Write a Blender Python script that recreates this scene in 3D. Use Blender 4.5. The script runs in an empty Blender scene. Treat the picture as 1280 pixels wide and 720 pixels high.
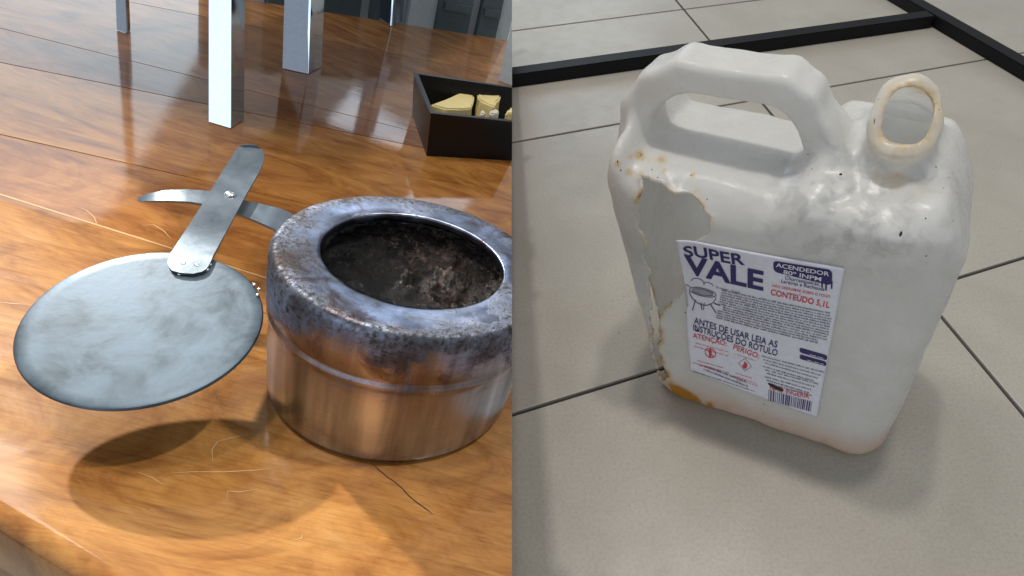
import bpy, bmesh, math, random
import numpy as np
from mathutils import Vector, Matrix, noise
from mathutils.bvhtree import BVHTree
random.seed(7)
scene = bpy.context.scene
COL = scene.collection
# ------------------------------------------------------------------ camera
F, CX, CY, PITCH, H = 800.0, 840.0, 360.0, math.radians(45.2), 0.46     # focal and principal point in 1280-px units
cam = bpy.data.cameras.new('camera'); camo = bpy.data.objects.new('camera', cam); COL.objects.link(camo)
cam.sensor_width = 36.0; cam.lens = 36.0*F/1280.0; cam.shift_x = -(CX-640.0)/1280.0
cam.clip_start = 0.005; cam.clip_end = 200
camo.location = (0, 0, H); camo.rotation_euler = (math.pi/2-PITCH, 0, 0)
scene.camera = camo
# ------------------------------------------------------------------ light
w = bpy.data.worlds.new('World'); scene.world = w; w.use_nodes = True
w.node_tree.nodes['Background'].inputs[0].default_value = (0.92, 0.96, 1.0, 1)
w.node_tree.nodes['Background'].inputs[1].default_value = 0.42
def aim(o, target):
    o.rotation_euler = (Vector(target)-o.location).to_track_quat('-Z', 'Y').to_euler()
def area(name, loc, target, sx, sy, power, col):
    l = bpy.data.lights.new(name, 'AREA'); l.shape = 'RECTANGLE'; l.size = sx; l.size_y = sy; l.energy = power; l.color = col
    o = bpy.data.objects.new(name, l); COL.objects.link(o); o.location = loc; aim(o, target); return o
def spot(name, loc, target, power, size, radius, col):
    l = bpy.data.lights.new(name, 'SPOT'); l.energy = power; l.spot_size = math.radians(size); l.spot_blend = 1.0
    l.shadow_soft_size = radius; l.color = col
    o = bpy.data.objects.new(name, l); COL.objects.link(o); o.location = loc; aim(o, target); return o
area('ceiling_or_fill_lamp', (-0.12, 0.73, 2.4), (0.1, 0.33, 0), 0.13, 0.13, 13, (1.0, 0.95, 0.87))
area('ceiling_or_fill_lamp', (0.24, 0.52, 2.4), (0.1, 0.33, 0), 0.13, 0.13, 12, (1.0, 0.95, 0.87))
area('ceiling_or_fill_lamp', (-0.75, 1.0, 1.9), (-0.32, 0.45, 0.22), 0.5, 0.5, 5, (1.0, 0.93, 0.83))  # added fill, no known fixture: brightens the far boards and softens the shadows
area('window_lamp', (-2.0, 3.2, 1.35), (-0.3, 0.4, 0.2), 1.2, 1.7, 12, (0.66, 0.87, 1.0))
area('window_lamp', (-0.5, 3.4, 1.45), (-0.3, 0.4, 0.2), 0.8, 1.5, 8, (0.74, 0.87, 1.0))
area('window_lamp', (-0.75, -1.7, 1.0), (-0.05, 0.25, 0.2), 0.9, 1.6, 8, (0.80, 0.92, 1.0))
spot('downlight', (-0.719, 1.03, 1.239), (-0.20, 0.14, 0.27), 118, 17, 0.020, (1.0, 0.96, 0.90))
spot('downlight', (0.698, 0.502, 1.323), (-0.20, 0.14, 0.27), 36, 18, 0.024, (1.0, 0.96, 0.90))
vs = scene.view_settings; vs.view_transform = 'Standard'; vs.look = 'None'; vs.gamma = 1; vs.use_curve_mapping = False; vs.exposure = 0.0
# ------------------------------------------------------------------ pixel -> direction
FW = Vector((0, math.cos(PITCH), -math.sin(PITCH))); UP = Vector((0, math.sin(PITCH), math.cos(PITCH))); RT = Vector((1, 0, 0)); O = Vector((0, 0, H))
def ray(u, v): return RT*((u-CX)/F) - UP*((v-CY)/F) + FW
def onplane(u, v, P, n):
    d = ray(u, v); return O + d*((P-O).dot(n)/d.dot(n))
def onfloor(u, v, z=0.0): return onplane(u, v, Vector((0, 0, z)), Vector((0, 0, 1)))
def proj_np(X):
    d = X-np.array(O); z = d@np.array(FW)
    return CX+F*(d@np.array(RT))/z, CY-F*(d@np.array(UP))/z
# table frame (the table top slopes)
TN = Vector((0.3511, 0.2525, 0.9017)).normalized(); TB = Vector((-0.1261, 0.1755, 0.2231))
TX = (RT-TN*TN.x).normalized(); TY = TN.cross(TX)
TM = Matrix(((TX.x, TY.x, TN.x, TB.x), (TX.y, TY.y, TN.y, TB.y), (TX.z, TY.z, TN.z, TB.z), (0, 0, 0, 1)))
TMI = TM.inverted()
def tab(u, v, h=0.0): return TMI @ onplane(u, v, TB+TN*h, TN)      # pixel -> table coordinates at height h
SEAM_N = (RT+FW*((CX-640.0)/F)).normalized()                      # the table ends along this upright cut
SEAM_T = (TMI.to_3x3() @ SEAM_N).normalized(); SEAM_P = TMI @ O    # same in table coordinates
# ------------------------------------------------------------------ helpers
def obj(name, me, mat=None, parent=None, M=None):
    o = bpy.data.objects.new(name, me); COL.objects.link(o)
    if mat: 
        if not me.materials: me.materials.append(mat)
    if parent: o.parent = parent
    if M is not None: o.matrix_local = M
    return o
def tag(o, label, cat, group=None):
    o['label'] = label; o['category'] = cat
    if group: o['group'] = group
    return o
def empty(name, M, label, cat, group=None):
    o = bpy.data.objects.new(name, None); COL.objects.link(o); o.matrix_world = M; o.empty_display_size = 0.02
    return tag(o, label, cat, group)
def me_from_bm(name, bm, smooth=False, angle=None):
    bmesh.ops.recalc_face_normals(bm, faces=bm.faces)
    me = bpy.data.meshes.new(name); bm.to_mesh(me); bm.free()
    if smooth:
        for p in me.polygons: p.use_smooth = True
        if angle: me.set_sharp_from_angle(angle=math.radians(angle))
    return me
def cut_seam(bm, off=(0, 0, 0), fill=True):
    """keep what is left of the end cut; off = position of the mesh origin in table coordinates"""
    off = Vector(off)
    r = bmesh.ops.bisect_plane(bm, geom=bm.verts[:]+bm.edges[:]+bm.faces[:], plane_co=SEAM_P-off, plane_no=SEAM_T, clear_outer=True)
    if fill:
        ed = [e for e in r['geom_cut'] if isinstance(e, bmesh.types.BMEdge)]
        if ed: bmesh.ops.holes_fill(bm, edges=ed, sides=0)
def box_bm(bm, x0, x1, y0, y1, z0, z1):
    v = [bm.verts.new(p) for p in ((x0,y0,z0),(x1,y0,z0),(x1,y1,z0),(x0,y1,z0),(x0,y0,z1),(x1,y0,z1),(x1,y1,z1),(x0,y1,z1))]
    for f in ((3,2,1,0),(4,5,6,7),(0,1,5,4),(1,2,6,5),(2,3,7,6),(3,0,4,7)): bm.faces.new([v[i] for i in f])
def slab(poly, z0, z1, bev=0.0, seg=2):
    """prism over a polygon (list of 2D points) with bevelled top edges"""
    bm = bmesh.new()
    lo = [bm.verts.new((p[0], p[1], z0)) for p in poly]; hi = [bm.verts.new((p[0], p[1], z1)) for p in poly]
    n = len(poly)
    bm.faces.new(lo[::-1]); top = bm.faces.new(hi)
    for i in range(n): bm.faces.new((lo[i], lo[(i+1) % n], hi[(i+1) % n], hi[i]))
    bmesh.ops.recalc_face_normals(bm, faces=bm.faces)
    if bev: bmesh.ops.bevel(bm, geom=list(top.edges), offset=bev, segments=seg, affect='EDGES', profile=0.5)
    return bm
def lathe(bm, prof, seg=96, closed=False):
    rings = []
    for r, z in prof:
        if r < 1e-6: rings.append([bm.verts.new((0, 0, z))])
        else: rings.append([bm.verts.new((r*math.cos(2*math.pi*i/seg), r*math.sin(2*math.pi*i/seg), z)) for i in range(seg)])
    pairs = list(zip(rings[:-1], rings[1:]))
    if closed: pairs.append((rings[-1], rings[0]))
    for a, b in pairs:
        for i in range(seg):
            j = (i+1) % seg
            if len(a) == 1 and len(b) == 1: continue
            if len(a) == 1: bm.faces.new((a[0], b[i], b[j]))
            elif len(b) == 1: bm.faces.new((a[i], a[j], b[0]))
            else: bm.faces.new((a[i], a[j], b[j], b[i]))
def clip_poly(poly, P, n):
    """clip 2D polygon keeping (p-P).n <= 0"""
    out = []
    for i in range(len(poly)):
        a, b = Vector(poly[i]), Vector(poly[(i+1) % len(poly)])
        da, db = (a-P).dot(n), (b-P).dot(n)
        if da <= 0: out.append(a)
        if (da < 0 < db) or (db < 0 < da): out.append(a+(b-a)*(da/(da-db)))
    return out
# ------------------------------------------------------------------ materials
class NT:
    def __init__(s, name):
        s.m = bpy.data.materials.new(name); s.m.use_nodes = True; s.t = s.m.node_tree; s.b = s.t.nodes['Principled BSDF']; s.out = s.t.nodes['Material Output']
    def n(s, typ, **kw):
        nd = s.t.nodes.new(typ)
        for k, v in kw.items(): setattr(nd, k, v)
        return nd
    def l(s, a, b): s.t.links.new(a, b)
    def coord(s, scale=(1, 1, 1), kind='Object', rot=(0, 0, 0)):
        tc = s.n('ShaderNodeTexCoord'); mp = s.n('ShaderNodeMapping'); mp.inputs['Scale'].default_value = scale; mp.inputs['Rotation'].default_value = rot
        s.l(tc.outputs[kind], mp.inputs[0]); return mp.outputs[0]
    def noise(s, co, scale, detail=5, rough=0.55, dist=0.0):
        nd = s.n('ShaderNodeTexNoise'); nd.inputs['Scale'].default_value = scale; nd.inputs['Detail'].default_value = detail
        nd.inputs['Roughness'].default_value = rough; nd.inputs['Distortion'].default_value = dist
        if co is not None: s.l(co, nd.inputs['Vector'])
        return nd.outputs['Fac']
    def ramp(s, fac, stops):
        r = s.n('ShaderNodeValToRGB'); e = r.color_ramp.elements
        while len(e) < len(stops): e.new(0.5)
        for i, (p, c) in enumerate(stops):
            e[i].position = p; e[i].color = (c if len(c) == 4 else (*c, 1)) if not isinstance(c, (int, float)) else (c, c, c, 1)
        s.l(fac, r.inputs[0]); return r.outputs[0]
    def mix(s, fac, a, b, mode='MIX'):
        m = s.n('ShaderNodeMix', data_type='RGBA', blend_type=mode)
        for sock, v in ((m.inputs[0], fac), (m.inputs[6], a), (m.inputs[7], b)):
            if hasattr(v, 'is_linked') or hasattr(v, 'links'): s.l(v, sock)
            elif isinstance(v, (int, float)): sock.default_value = v
            else: sock.default_value = (*v, 1) if len(v) == 3 else v
        return m.outputs[2]
    def math(s, op, a, b=0.0, clamp=False):
        m = s.n('ShaderNodeMath', operation=op, use_clamp=clamp)
        for sock, v in ((m.inputs[0], a), (m.inputs[1], b)):
            if isinstance(v, (int, float)): sock.default_value = v
            else: s.l(v, sock)
        return m.outputs[0]
    def attr(s, name):
        a = s.n('ShaderNodeAttribute', attribute_name=name); return a.outputs['Fac']
    def bump(s, h, strength, dist=0.001, to=None):
        b = s.n('ShaderNodeBump'); b.inputs['Strength'].default_value = strength; b.inputs['Distance'].default_value = dist
        s.l(h, b.inputs['Height']); s.l(b.outputs[0], (to or s.b).inputs['Normal']); return b.outputs[0]
    def set(s, **kw):
        for k, v in kw.items():
            i = s.b.inputs[k.replace('_', ' ')]
            if hasattr(v, 'links'): s.l(v, i)
            else: i.default_value = (*v, 1) if isinstance(v, tuple) and len(v) == 3 else v
        return s
def plain(name, col, rough=0.5, metal=0.0, **kw):
    t = NT(name); co = t.coord()
    f = t.noise(co, 220, 4); 
    t.set(Base_Color=t.mix(f, tuple(c*0.85 for c in col), tuple(min(1, c*1.12) for c in col)), Roughness=rough, Metallic=metal, **kw); return t.m
def wood_mat():
    t = NT('varnished_wood'); oi = t.n('ShaderNodeObjectInfo')
    tc = t.n('ShaderNodeTexCoord'); off = t.n('ShaderNodeVectorMath', operation='SCALE'); cv = t.n('ShaderNodeCombineXYZ')
    t.l(oi.outputs['Random'], cv.inputs[0]); t.l(oi.outputs['Random'], cv.inputs[1]); t.l(cv.outputs[0], off.inputs[0]); off.inputs[3].default_value = 13.7
    add = t.n('ShaderNodeVectorMath', operation='ADD'); t.l(tc.outputs['Object'], add.inputs[0]); t.l(off.outputs[0], add.inputs[1])
    def mp(scale, rot=(0, 0, math.radians(5))):
        m = t.n('ShaderNodeMapping'); m.inputs['Scale'].default_value = scale; m.inputs['Rotation'].default_value = rot; t.l(add.outputs[0], m.inputs[0]); return m.outputs[0]
    big = t.noise(mp((13, 26, 13)), 1.0, 7, 0.66, 2.6)          # broad colour figure
    grain = t.noise(mp((13, 150, 13)), 1.0, 9, 0.70, 1.0)    # grain streaks
    fine = t.noise(mp((60, 900, 60)), 1.0, 5, 0.7)
    c1 = t.ramp(big, [(0.26, (0.17, 0.062, 0.017)), (0.42, (0.33, 0.140, 0.036)), (0.56, (0.44, 0.210, 0.058)), (0.75, (0.54, 0.29, 0.095))])
    c2 = t.ramp(grain, [(0.30, (0.60, 0.52, 0.46)), (0.47, (0.95, 0.93, 0.92)), (0.72, (1.10, 1.08, 1.02))])
    c = t.mix(0.85, c1, c2, 'MULTIPLY')
    c = t.mix(t.ramp(fine, [(0.46, 0.0), (0.66, 0.5)]), c, t.mix(1.0, c, (0.62, 0.5, 0.42), 'MULTIPLY'))
    var = oi.outputs['Color']
    c = t.mix(1.0, c, var, 'MULTIPLY')
    # pale scratches
    sc = t.n('ShaderNodeTexVoronoi', feature='DISTANCE_TO_EDGE'); sc.inputs['Scale'].default_value = 26; sc.inputs['Randomness'].default_value = 1
    t.l(mp((0.8, 1.5, 1), (0, 0, 0.6)), sc.inputs['Vector'])
    line = t.ramp(sc.outputs['Distance'], [(0.0, 1.0), (0.012, 0.0)])
    gate = t.ramp(t.noise(mp((14, 14, 14)), 1, 2), [(0.58, 0.0), (0.66, 1.0)])
    c = t.mix(t.math('MULTIPLY', t.math('MULTIPLY', line, gate), 0.0), c, (0.75, 0.58, 0.40))
    t.set(Base_Color=c, Roughness=t.ramp(t.noise(mp((40, 90, 40)), 1, 4), [(0.3, 0.30), (0.7, 0.45)]), Specular_IOR_Level=0.06, Coat_Weight=0.9, Coat_Roughness=t.ramp(t.noise(mp((30, 60, 30)), 1, 5), [(0.35, 0.018), (0.7, 0.05)]))
    b = t.math('ADD', t.math('MULTIPLY', grain, 0.7), t.math('MULTIPLY', t.noise(mp((22, 40, 22)), 1, 3), 1.2))
    t.bump(b, 0.25, 0.0010)
    cb = t.n('ShaderNodeBump'); cb.inputs['Strength'].default_value = 0.04; cb.inputs['Distance'].default_value = 0.001; t.l(b, cb.inputs['Height']); t.l(cb.outputs[0], t.b.inputs['Coat Normal']); return t.m
def tile_mat():
    t = NT('porcelain_tile'); co = t.coord(); oi = t.n('ShaderNodeObjectInfo')
    n1 = t.noise(co, 9, 6, 0.6, 0.4); n2 = t.noise(co, 380, 3, 0.7); n3 = t.noise(co, 46, 5, 0.65)
    c = t.ramp(n1, [(0.3, (0.355, 0.33, 0.285)), (0.7, (0.43, 0.405, 0.355))])
    c = t.mix(t.ramp(n2, [(0.42, 0.0), (0.68, 0.42)]), c, (0.25, 0.235, 0.21))
    dirt = t.ramp(n3, [(0.60, 0.0), (0.78, 0.35)]); c = t.mix(dirt, c, (0.30, 0.28, 0.25))
    vo = t.n('ShaderNodeTexVoronoi'); vo.inputs['Scale'].default_value = 55; t.l(co, vo.inputs['Vector'])
    sp = t.ramp(vo.outputs['Distance'], [(0.035, 1.0), (0.055, 0.0)])
    gate = t.ramp(t.noise(co, 17, 2), [(0.60, 0.0), (0.62, 1.0)])
    c = t.mix(t.math('MULTIPLY', t.math('MULTIPLY', sp, gate), 0.6), c, (0.10, 0.09, 0.08))
    c = t.mix(1.0, c, t.ramp(oi.outputs['Random'], [(0, (0.95, 0.94, 0.93)), (1, (1.03, 1.03, 1.03))]), 'MULTIPLY')
    t.set(Base_Color=c, Roughness=t.ramp(n3, [(0.3, 0.30), (0.75, 0.46)]), Specular_IOR_Level=0.45); t.bump(n2, 0.10, 0.0006); return t.m
def steel_mat(name, base, rough, mott=0.5, brushed=False, cloud=30, metal=1.0):
    t = NT(name); co = t.coord()
    n1 = t.noise(co, cloud, 6, 0.6, 0.5); n2 = t.noise(t.coord((60, 60, 2600)) if brushed else co, 1.0 if brushed else 420, 3)
    c = t.ramp(n1, [(0.30, tuple(b*(1-mott*0.5) for b in base)), (0.7, base)])
    c = t.mix(t.math('MULTIPLY', n2, 0.25), c, tuple(b*0.7 for b in base))
    if mott > 0.2:
      sp = t.ramp(t.noise(co, 160, 3), [(0.70, 0.0), (0.74, 0.7)]); c = t.mix(sp, c, tuple(b*0.35 for b in base))
    t.set(Base_Color=c, Metallic=metal, Roughness=t.ramp(n1, [(0.3, max(0.02, rough-0.10)), (0.7, rough+0.10)]))
    t.bump(n2, 0.12 if brushed else 0.05, 0.0006); return t.m
def pot_mat():
    t = NT('burnt_stainless_steel'); co = t.coord(); sep = t.n('ShaderNodeSeparateXYZ'); tcn = t.n('ShaderNodeTexCoord'); t.l(tcn.outputs['Object'], sep.inputs[0])
    z = sep.outputs[2]
    big = t.noise(co, 38, 6, 0.65, 0.6); mid = t.noise(co, 150, 5, 0.7, 0.3); fin = t.noise(co, 520, 4, 0.7)
    br = t.noise(t.coord((40, 40, 3000)), 1.0, 3)
    steel = t.mix(br, (0.36, 0.385, 0.49), (0.53, 0.56, 0.68))
    # heat tint on the upper band, straw to violet
    zt = t.math('ADD', z, t.math('MULTIPLY', t.math('SUBTRACT', big, 0.5), 0.022))
    tint = t.ramp(t.math('MULTIPLY', zt, 1/0.07), [(0.30, (1, 1, 1)), (0.50, (0.90, 0.82, 0.76)), (0.63, (0.66, 0.53, 0.47)), (0.74, (0.78, 0.66, 0.68)), (0.82, (0.56, 0.59, 0.72)), (0.95, (0.42, 0.46, 0.50))])
    band = t.noise(t.coord((75, 75, 4)), 1.0, 4, 0.6); steel = t.mix(1.0, steel, t.ramp(band, [(0.34, (0.55, 0.53, 0.52)), (0.5, (0.95, 0.95, 0.95)), (0.66, (1.5, 1.5, 1.52))]), 'MULTIPLY')  # vertical reflection streaks painted into the steel colour
    c = t.mix(0.9, steel, tint, 'MULTIPLY')
    stain = t.math('MULTIPLY', t.ramp(t.noise(co, 55, 5, 0.6, 0.8), [(0.52, 0.0), (0.64, 0.8)]), t.ramp(t.math('MULTIPLY', z, 1/0.07), [(0.56, 0.0), (0.66, 1.0)])); c = t.mix(stain, c, (0.075, 0.040, 0.030))
    # soot: speckled, densest round the shoulder
    rad = t.math('SQRT', t.math('ADD', t.math('MULTIPLY', sep.outputs[0], sep.outputs[0]), t.math('MULTIPLY', sep.outputs[1], sep.outputs[1])))
    s_h = t.ramp(t.math('MULTIPLY', z, 1/0.07), [(0.64, 0.0), (0.78, 0.30), (0.90, 0.62), (0.96, 0.60)])
    s_r = t.ramp(t.math('MULTIPLY', rad, 1/0.0525), [(0.74, 0.30), (0.86, 0.42), (0.92, 1.0)])
    soot = t.math('ADD', t.math('MULTIPLY', t.math('MULTIPLY', s_h, s_r), 0.55), t.math('ADD', t.math('MULTIPLY', big, 1.25), t.math('MULTIPLY', mid, 0.50)))
    soot = t.ramp(t.math('MULTIPLY', soot, 0.5), [(0.49, 0.0), (0.56, 1.0)])
    soot = t.math('MULTIPLY', soot, t.ramp(fin, [(0.36, 1.0), (0.58, 0.35)]))
    soot = t.math('MULTIPLY', soot, t.ramp(t.math('MULTIPLY', z, 1/0.07), [(0.45, 0.0), (0.66, 1.0)]))
    spots = t.ramp(t.noise(co, 75, 4, 0.6), [(0.68, 0.0), (0.73, 0.8)]); spots = t.math('MULTIPLY', spots, t.ramp(t.math('MULTIPLY', z, 1/0.07), [(0.45, 0.0), (0.55, 1.0)]))
    c = t.mix(spots, c, (0.30, 0.13, 0.04)); c = t.mix(soot, c, (0.022, 0.018, 0.016))
    t.set(Base_Color=c, Metallic=t.math('SUBTRACT', 1.0, t.math('MULTIPLY', soot, 0.9)), Roughness=t.math('ADD', t.math('MULTIPLY', soot, 0.45), t.ramp(big, [(0.3, 0.24), (0.7, 0.40)])), Anisotropic=0.75)
    tg = t.n('ShaderNodeTangent', direction_type='RADIAL', axis='Z'); t.l(tg.outputs[0], t.b.inputs['Tangent'])
    t.bump(t.math('ADD', t.math('MULTIPLY', soot, 1.5), t.math('MULTIPLY', br, 0.25)), 0.35, 0.0004); return t.m
def crust_mat():
    t = NT('charred_crust'); co = t.coord(); n = t.noise(co, 210, 7, 0.75, 0.5); g = t.noise(co, 48, 4, 0.6, 0.6); f = t.noise(co, 700, 4, 0.7)
    sep = t.n('ShaderNodeSeparateXYZ'); tcn = t.n('ShaderNodeTexCoord'); t.l(tcn.outputs['Object'], sep.inputs[0])
    side_ = t.ramp(t.math('ADD', t.math('MULTIPLY', t.math('ADD', sep.outputs[0], sep.outputs[1]), 9.0), 0.42), [(0.35, 0.0), (0.62, 1.0)])     # brown ash sits on the far right wall
    ash = t.math('MULTIPLY', t.ramp(n, [(0.46, 0.0), (0.62, 1.0)]), side_)
    c = t.mix(ash, (0.004, 0.0035, 0.0035), t.ramp(f, [(0.40, (0.030, 0.015, 0.010)), (0.62, (0.13, 0.085, 0.07))]))
    glint_tint = t.math('MULTIPLY', t.ramp(n, [(0.56, 0.0), (0.66, 0.7)]), t.ramp(g, [(0.50, 0.0), (0.58, 1.0)])); c = t.mix(glint_tint, c, (0.17, 0.21, 0.25))  # bluish glints painted into the crust colour
    t.set(Base_Color=c, Roughness=t.ramp(g, [(0.40, 0.40), (0.55, 0.08)]), Specular_IOR_Level=0.5); t.bump(t.math('ADD', n, t.math('MULTIPLY', f, 0.4)), 1.0, 0.0020); return t.m
def plastic_mat():
    t = NT('milky_plastic'); co = t.coord()
    n1 = t.noise(co, 24, 5, 0.6, 0.8); n2 = t.noise(co, 90, 5, 0.6, 1.0); n3 = t.noise(co, 260, 4, 0.65)
    burn = t.attr('burn'); amber = t.attr('amber'); base = t.attr('footing'); melt = t.attr('melt')
    c = t.ramp(n1, [(0.3, (0.82, 0.82, 0.81)), (0.7, (0.91, 0.912, 0.91))])
    c = t.mix(t.math('MULTIPLY', melt, t.ramp(n2, [(0.44, 0.0), (0.62, 0.60)])), c, (0.46, 0.47, 0.49))
    bb = t.ramp(t.math('ADD', burn, t.math('MULTIPLY', t.math('SUBTRACT', n2, 0.5), 0.9)), [(0.22, 0.0), (0.75, 1.0)])
    bc = t.ramp(t.math('ADD', burn, t.math('MULTIPLY', t.math('SUBTRACT', n3, 0.5), 1.1)), [(0.35, (0.85, 0.79, 0.66)), (0.85, (0.74, 0.58, 0.36)), (1.05, (0.42, 0.25, 0.10))])
    c = t.mix(bb, c, bc)
    c = t.mix(t.math('MULTIPLY', base, t.ramp(n2, [(0.3, 0.35), (0.7, 0.9)])), c, (0.80, 0.54, 0.38))
    c = t.mix(amber, c, (0.62, 0.32, 0.04))
    t.l(c, t.b.inputs['Base Color'])
    t.set(Roughness=t.ramp(n2, [(0.3, 0.20), (0.7, 0.38)]), Specular_IOR_Level=0.5)
    nb = t.bump(t.math('ADD', t.math('MULTIPLY', n2, 0.6), t.math('MULTIPLY', n1, 1.2)), 0.25, 0.002)
    tr = t.n('ShaderNodeBsdfTranslucent'); t.l(t.mix(1.0, c, (0.98, 0.97, 0.95), 'MULTIPLY'), tr.inputs[0]); t.l(nb, tr.inputs['Normal'])
    ms = t.n('ShaderNodeMixShader'); ms.inputs[0].default_value = 0.47
    t.l(t.b.outputs[0], ms.inputs[1]); t.l(tr.outputs[0], ms.inputs[2])
    tp = t.n('ShaderNodeBsdfTransparent'); m2 = t.n('ShaderNodeMixShader'); m2.inputs[0].default_value = 0.17; t.l(ms.outputs[0], m2.inputs[1]); t.l(tp.outputs[0], m2.inputs[2]); t.l(m2.outputs[0], t.out.inputs[0]); return t.m
def chrome_mat():
    t = NT('chrome'); co = t.coord(); n = t.noise(t.coord((9, 9, 5)), 1.0, 2, 0.5); s2 = t.noise(co, 300, 3)
    t.set(Base_Color=t.mix(s2, (0.44, 0.52, 0.64), (0.56, 0.65, 0.78)), Metallic=1.0, Roughness=0.08); t.bump(n, 0.5, 0.02); return t.m
M = dict(wood=wood_mat(), tile=tile_mat(), pot=pot_mat(), crust=crust_mat(), plastic=plastic_mat(),
    lid=steel_mat('galvanised_sheet', (0.070, 0.102, 0.135), 0.38, 1.2, False, 75, 0.5), strap=steel_mat('strap_steel', (0.17, 0.21, 0.25), 0.33, 0.5, False, 40, 0.6),
    chrome=chrome_mat(),
    filler=plain('pale_filler', (0.50, 0.29, 0.12), 0.4), crackm=plain('dark_crack', (0.05, 0.022, 0.010), 0.8),
    grout=plain('grout', (0.045, 0.042, 0.04), 0.9), blackmetal=plain('black_painted_steel', (0.006, 0.006, 0.007), 0.5, Specular_IOR_Level=0.18),
    tray=plain('black_plastic', (0.006, 0.006, 0.008), 0.3, Specular_IOR_Level=0.3), food=plain('pale_yellow_food', (0.84, 0.70, 0.33), 0.7), foodw=plain('off_white_food', (0.72, 0.69, 0.58), 0.7),
    paper=plain('label_paper', (0.74, 0.74, 0.83), 0.42), navy=plain('navy_ink', (0.030, 0.022, 0.13), 0.45), red=plain('red_ink', (0.60, 0.045, 0.05), 0.45),
    grey=plain('dark_grey_ink', (0.085, 0.08, 0.16), 0.45), soot=plain('soot', (0.010, 0.010, 0.011), 0.6), panelp=plain('pale_panel', (0.50, 0.58, 0.63), 0.3),
    paneld=plain('slate_panel', (0.085, 0.12, 0.14), 0.35), mull=plain('grey_frame', (0.30, 0.34, 0.38), 0.4), rivet=steel_mat('rivet_metal', (0.8, 0.82, 0.84), 0.3, 0.2))
# ================================================================== SETTING: tiled floor
fl = obj('floor', me_from_bm('floor', slab([(-4, -2), (5, -2), (5, 7), (-4, 7)], -0.05, -0.0035)), M['grout']); fl['kind'] = 'structure'
def fline(a, b): 
    A, Bp = onfloor(*a), onfloor(*b); return (Vector((A.x, A.y)), Vector((Bp.x-A.x, Bp.y-A.y)).normalized())
def isect(l1, l2):
    (p, d), (q, e) = l1, l2; k = d.x*e.y-d.y*e.x; t = ((q.x-p.x)*e.y-(q.y-p.y)*e.x)/k; return p+d*t
Ls = [fline((640, 518), (1240, 334)), fline((640, 178), (1237.5, 73)), fline((640, 38.7), (946, 0))]
Mline = fline((845, 0), (1280, 518))
def shift(l, off, turn=0.0):
    p, d = l; nn = Vector((-d.y, d.x)); dd = d.copy(); dd.rotate(Matrix.Rotation(turn, 2)); return (p+nn*off, dd)
rows = [shift(Ls[0], -0.82), shift(Ls[0], -0.41)]+Ls+[shift(Ls[2], 0.4*k) for k in range(1, 5)]
cols = [shift(Mline, o) for o in (1.7, 0.85, 0.0, -0.85, -1.7)]
cols = sorted(cols, key=lambda l: isect(l, Ls[0]).x)
for i in range(len(rows)-1):
    for j in range(len(cols)-1):
        q = [isect(rows[i], cols[j]), isect(rows[i], cols[j+1]), isect(rows[i+1], cols[j+1]), isect(rows[i+1], cols[j])]
        c = sum(q, Vector((0, 0)))/4
        g = 0.0020
        P = []
        for k in range(4):                                       # inset every side by half a joint
            a, b, d = q[k-1], q[k], q[(k+1) % 4]
            e1 = (b-a).normalized(); e2 = (d-b).normalized(); n1 = Vector((-e1.y, e1.x)); n2 = Vector((-e2.y, e2.x))
            l1 = (a+n1*g, e1); l2 = (b+n2*g, e2); P.append(isect(l1, l2)-c)
        o = obj('tile', me_from_bm('tile', slab([tuple(p) for p in P], -0.009, 0.0, 0.0009, 2)), M['tile'], fl, Matrix.Translation((c.x, c.y, random.uniform(-0.0002, 0.0002))))
# ================================================================== black steel frame lying on the floor
def bar(name, p0, p1, width, height, parent, org):
    d = (p1-p0); L = d.length; a = math.atan2(d.y, d.x); bm = bmesh.new(); box_bm(bm, 0, L, -width/2, width/2, 0, height)
    bmesh.ops.bevel(bm, geom=bm.edges[:], offset=0.0016, segments=2, affect='EDGES')
    return obj(name, me_from_bm(name, bm), M['blackmetal'], parent, Matrix.Translation((p0.x-org.x, p0.y-org.y, 0.0002)) @ Matrix.Rotation(a, 4, 'Z'))
bh = 0.020
f0, f1 = onfloor(640, 105), onfloor(1150, 30); g0, g1 = onfloor(1132, 0), onfloor(1280, 92)
# bar centre lines at the height of the tube's middle
A0, A1 = onfloor(640, 97, bh*0.5), onfloor(1150, 25.5, bh*0.5); G0, G1 = onfloor(1131, 0, bh*0.5), onfloor(1280, 86, bh*0.5)
for v_ in (A0, A1, G0, G1): v_.z = 0
fr = empty('steel_frame', Matrix.Translation((A1.x, A1.y, 0)), 'black square-tube steel frame lying flat on the tiles behind the burnt jug', 'metal frame')
da = (A1-A0).normalized(); dg = (G1-G0).normalized()
X2 = isect((Vector((A0.x, A0.y)), Vector((da.x, da.y))), (Vector((G0.x, G0.y)), Vector((dg.x, dg.y))))
X3 = Vector((X2.x, X2.y, 0)); bw = 0.026
bar('bar', X3-da*1.15, X3-da*(bw/2+0.001), bw, bh, fr, A1)
bar('bar', X3-dg*0.75, X3+dg*0.75, bw, bh, fr, A1)
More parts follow.
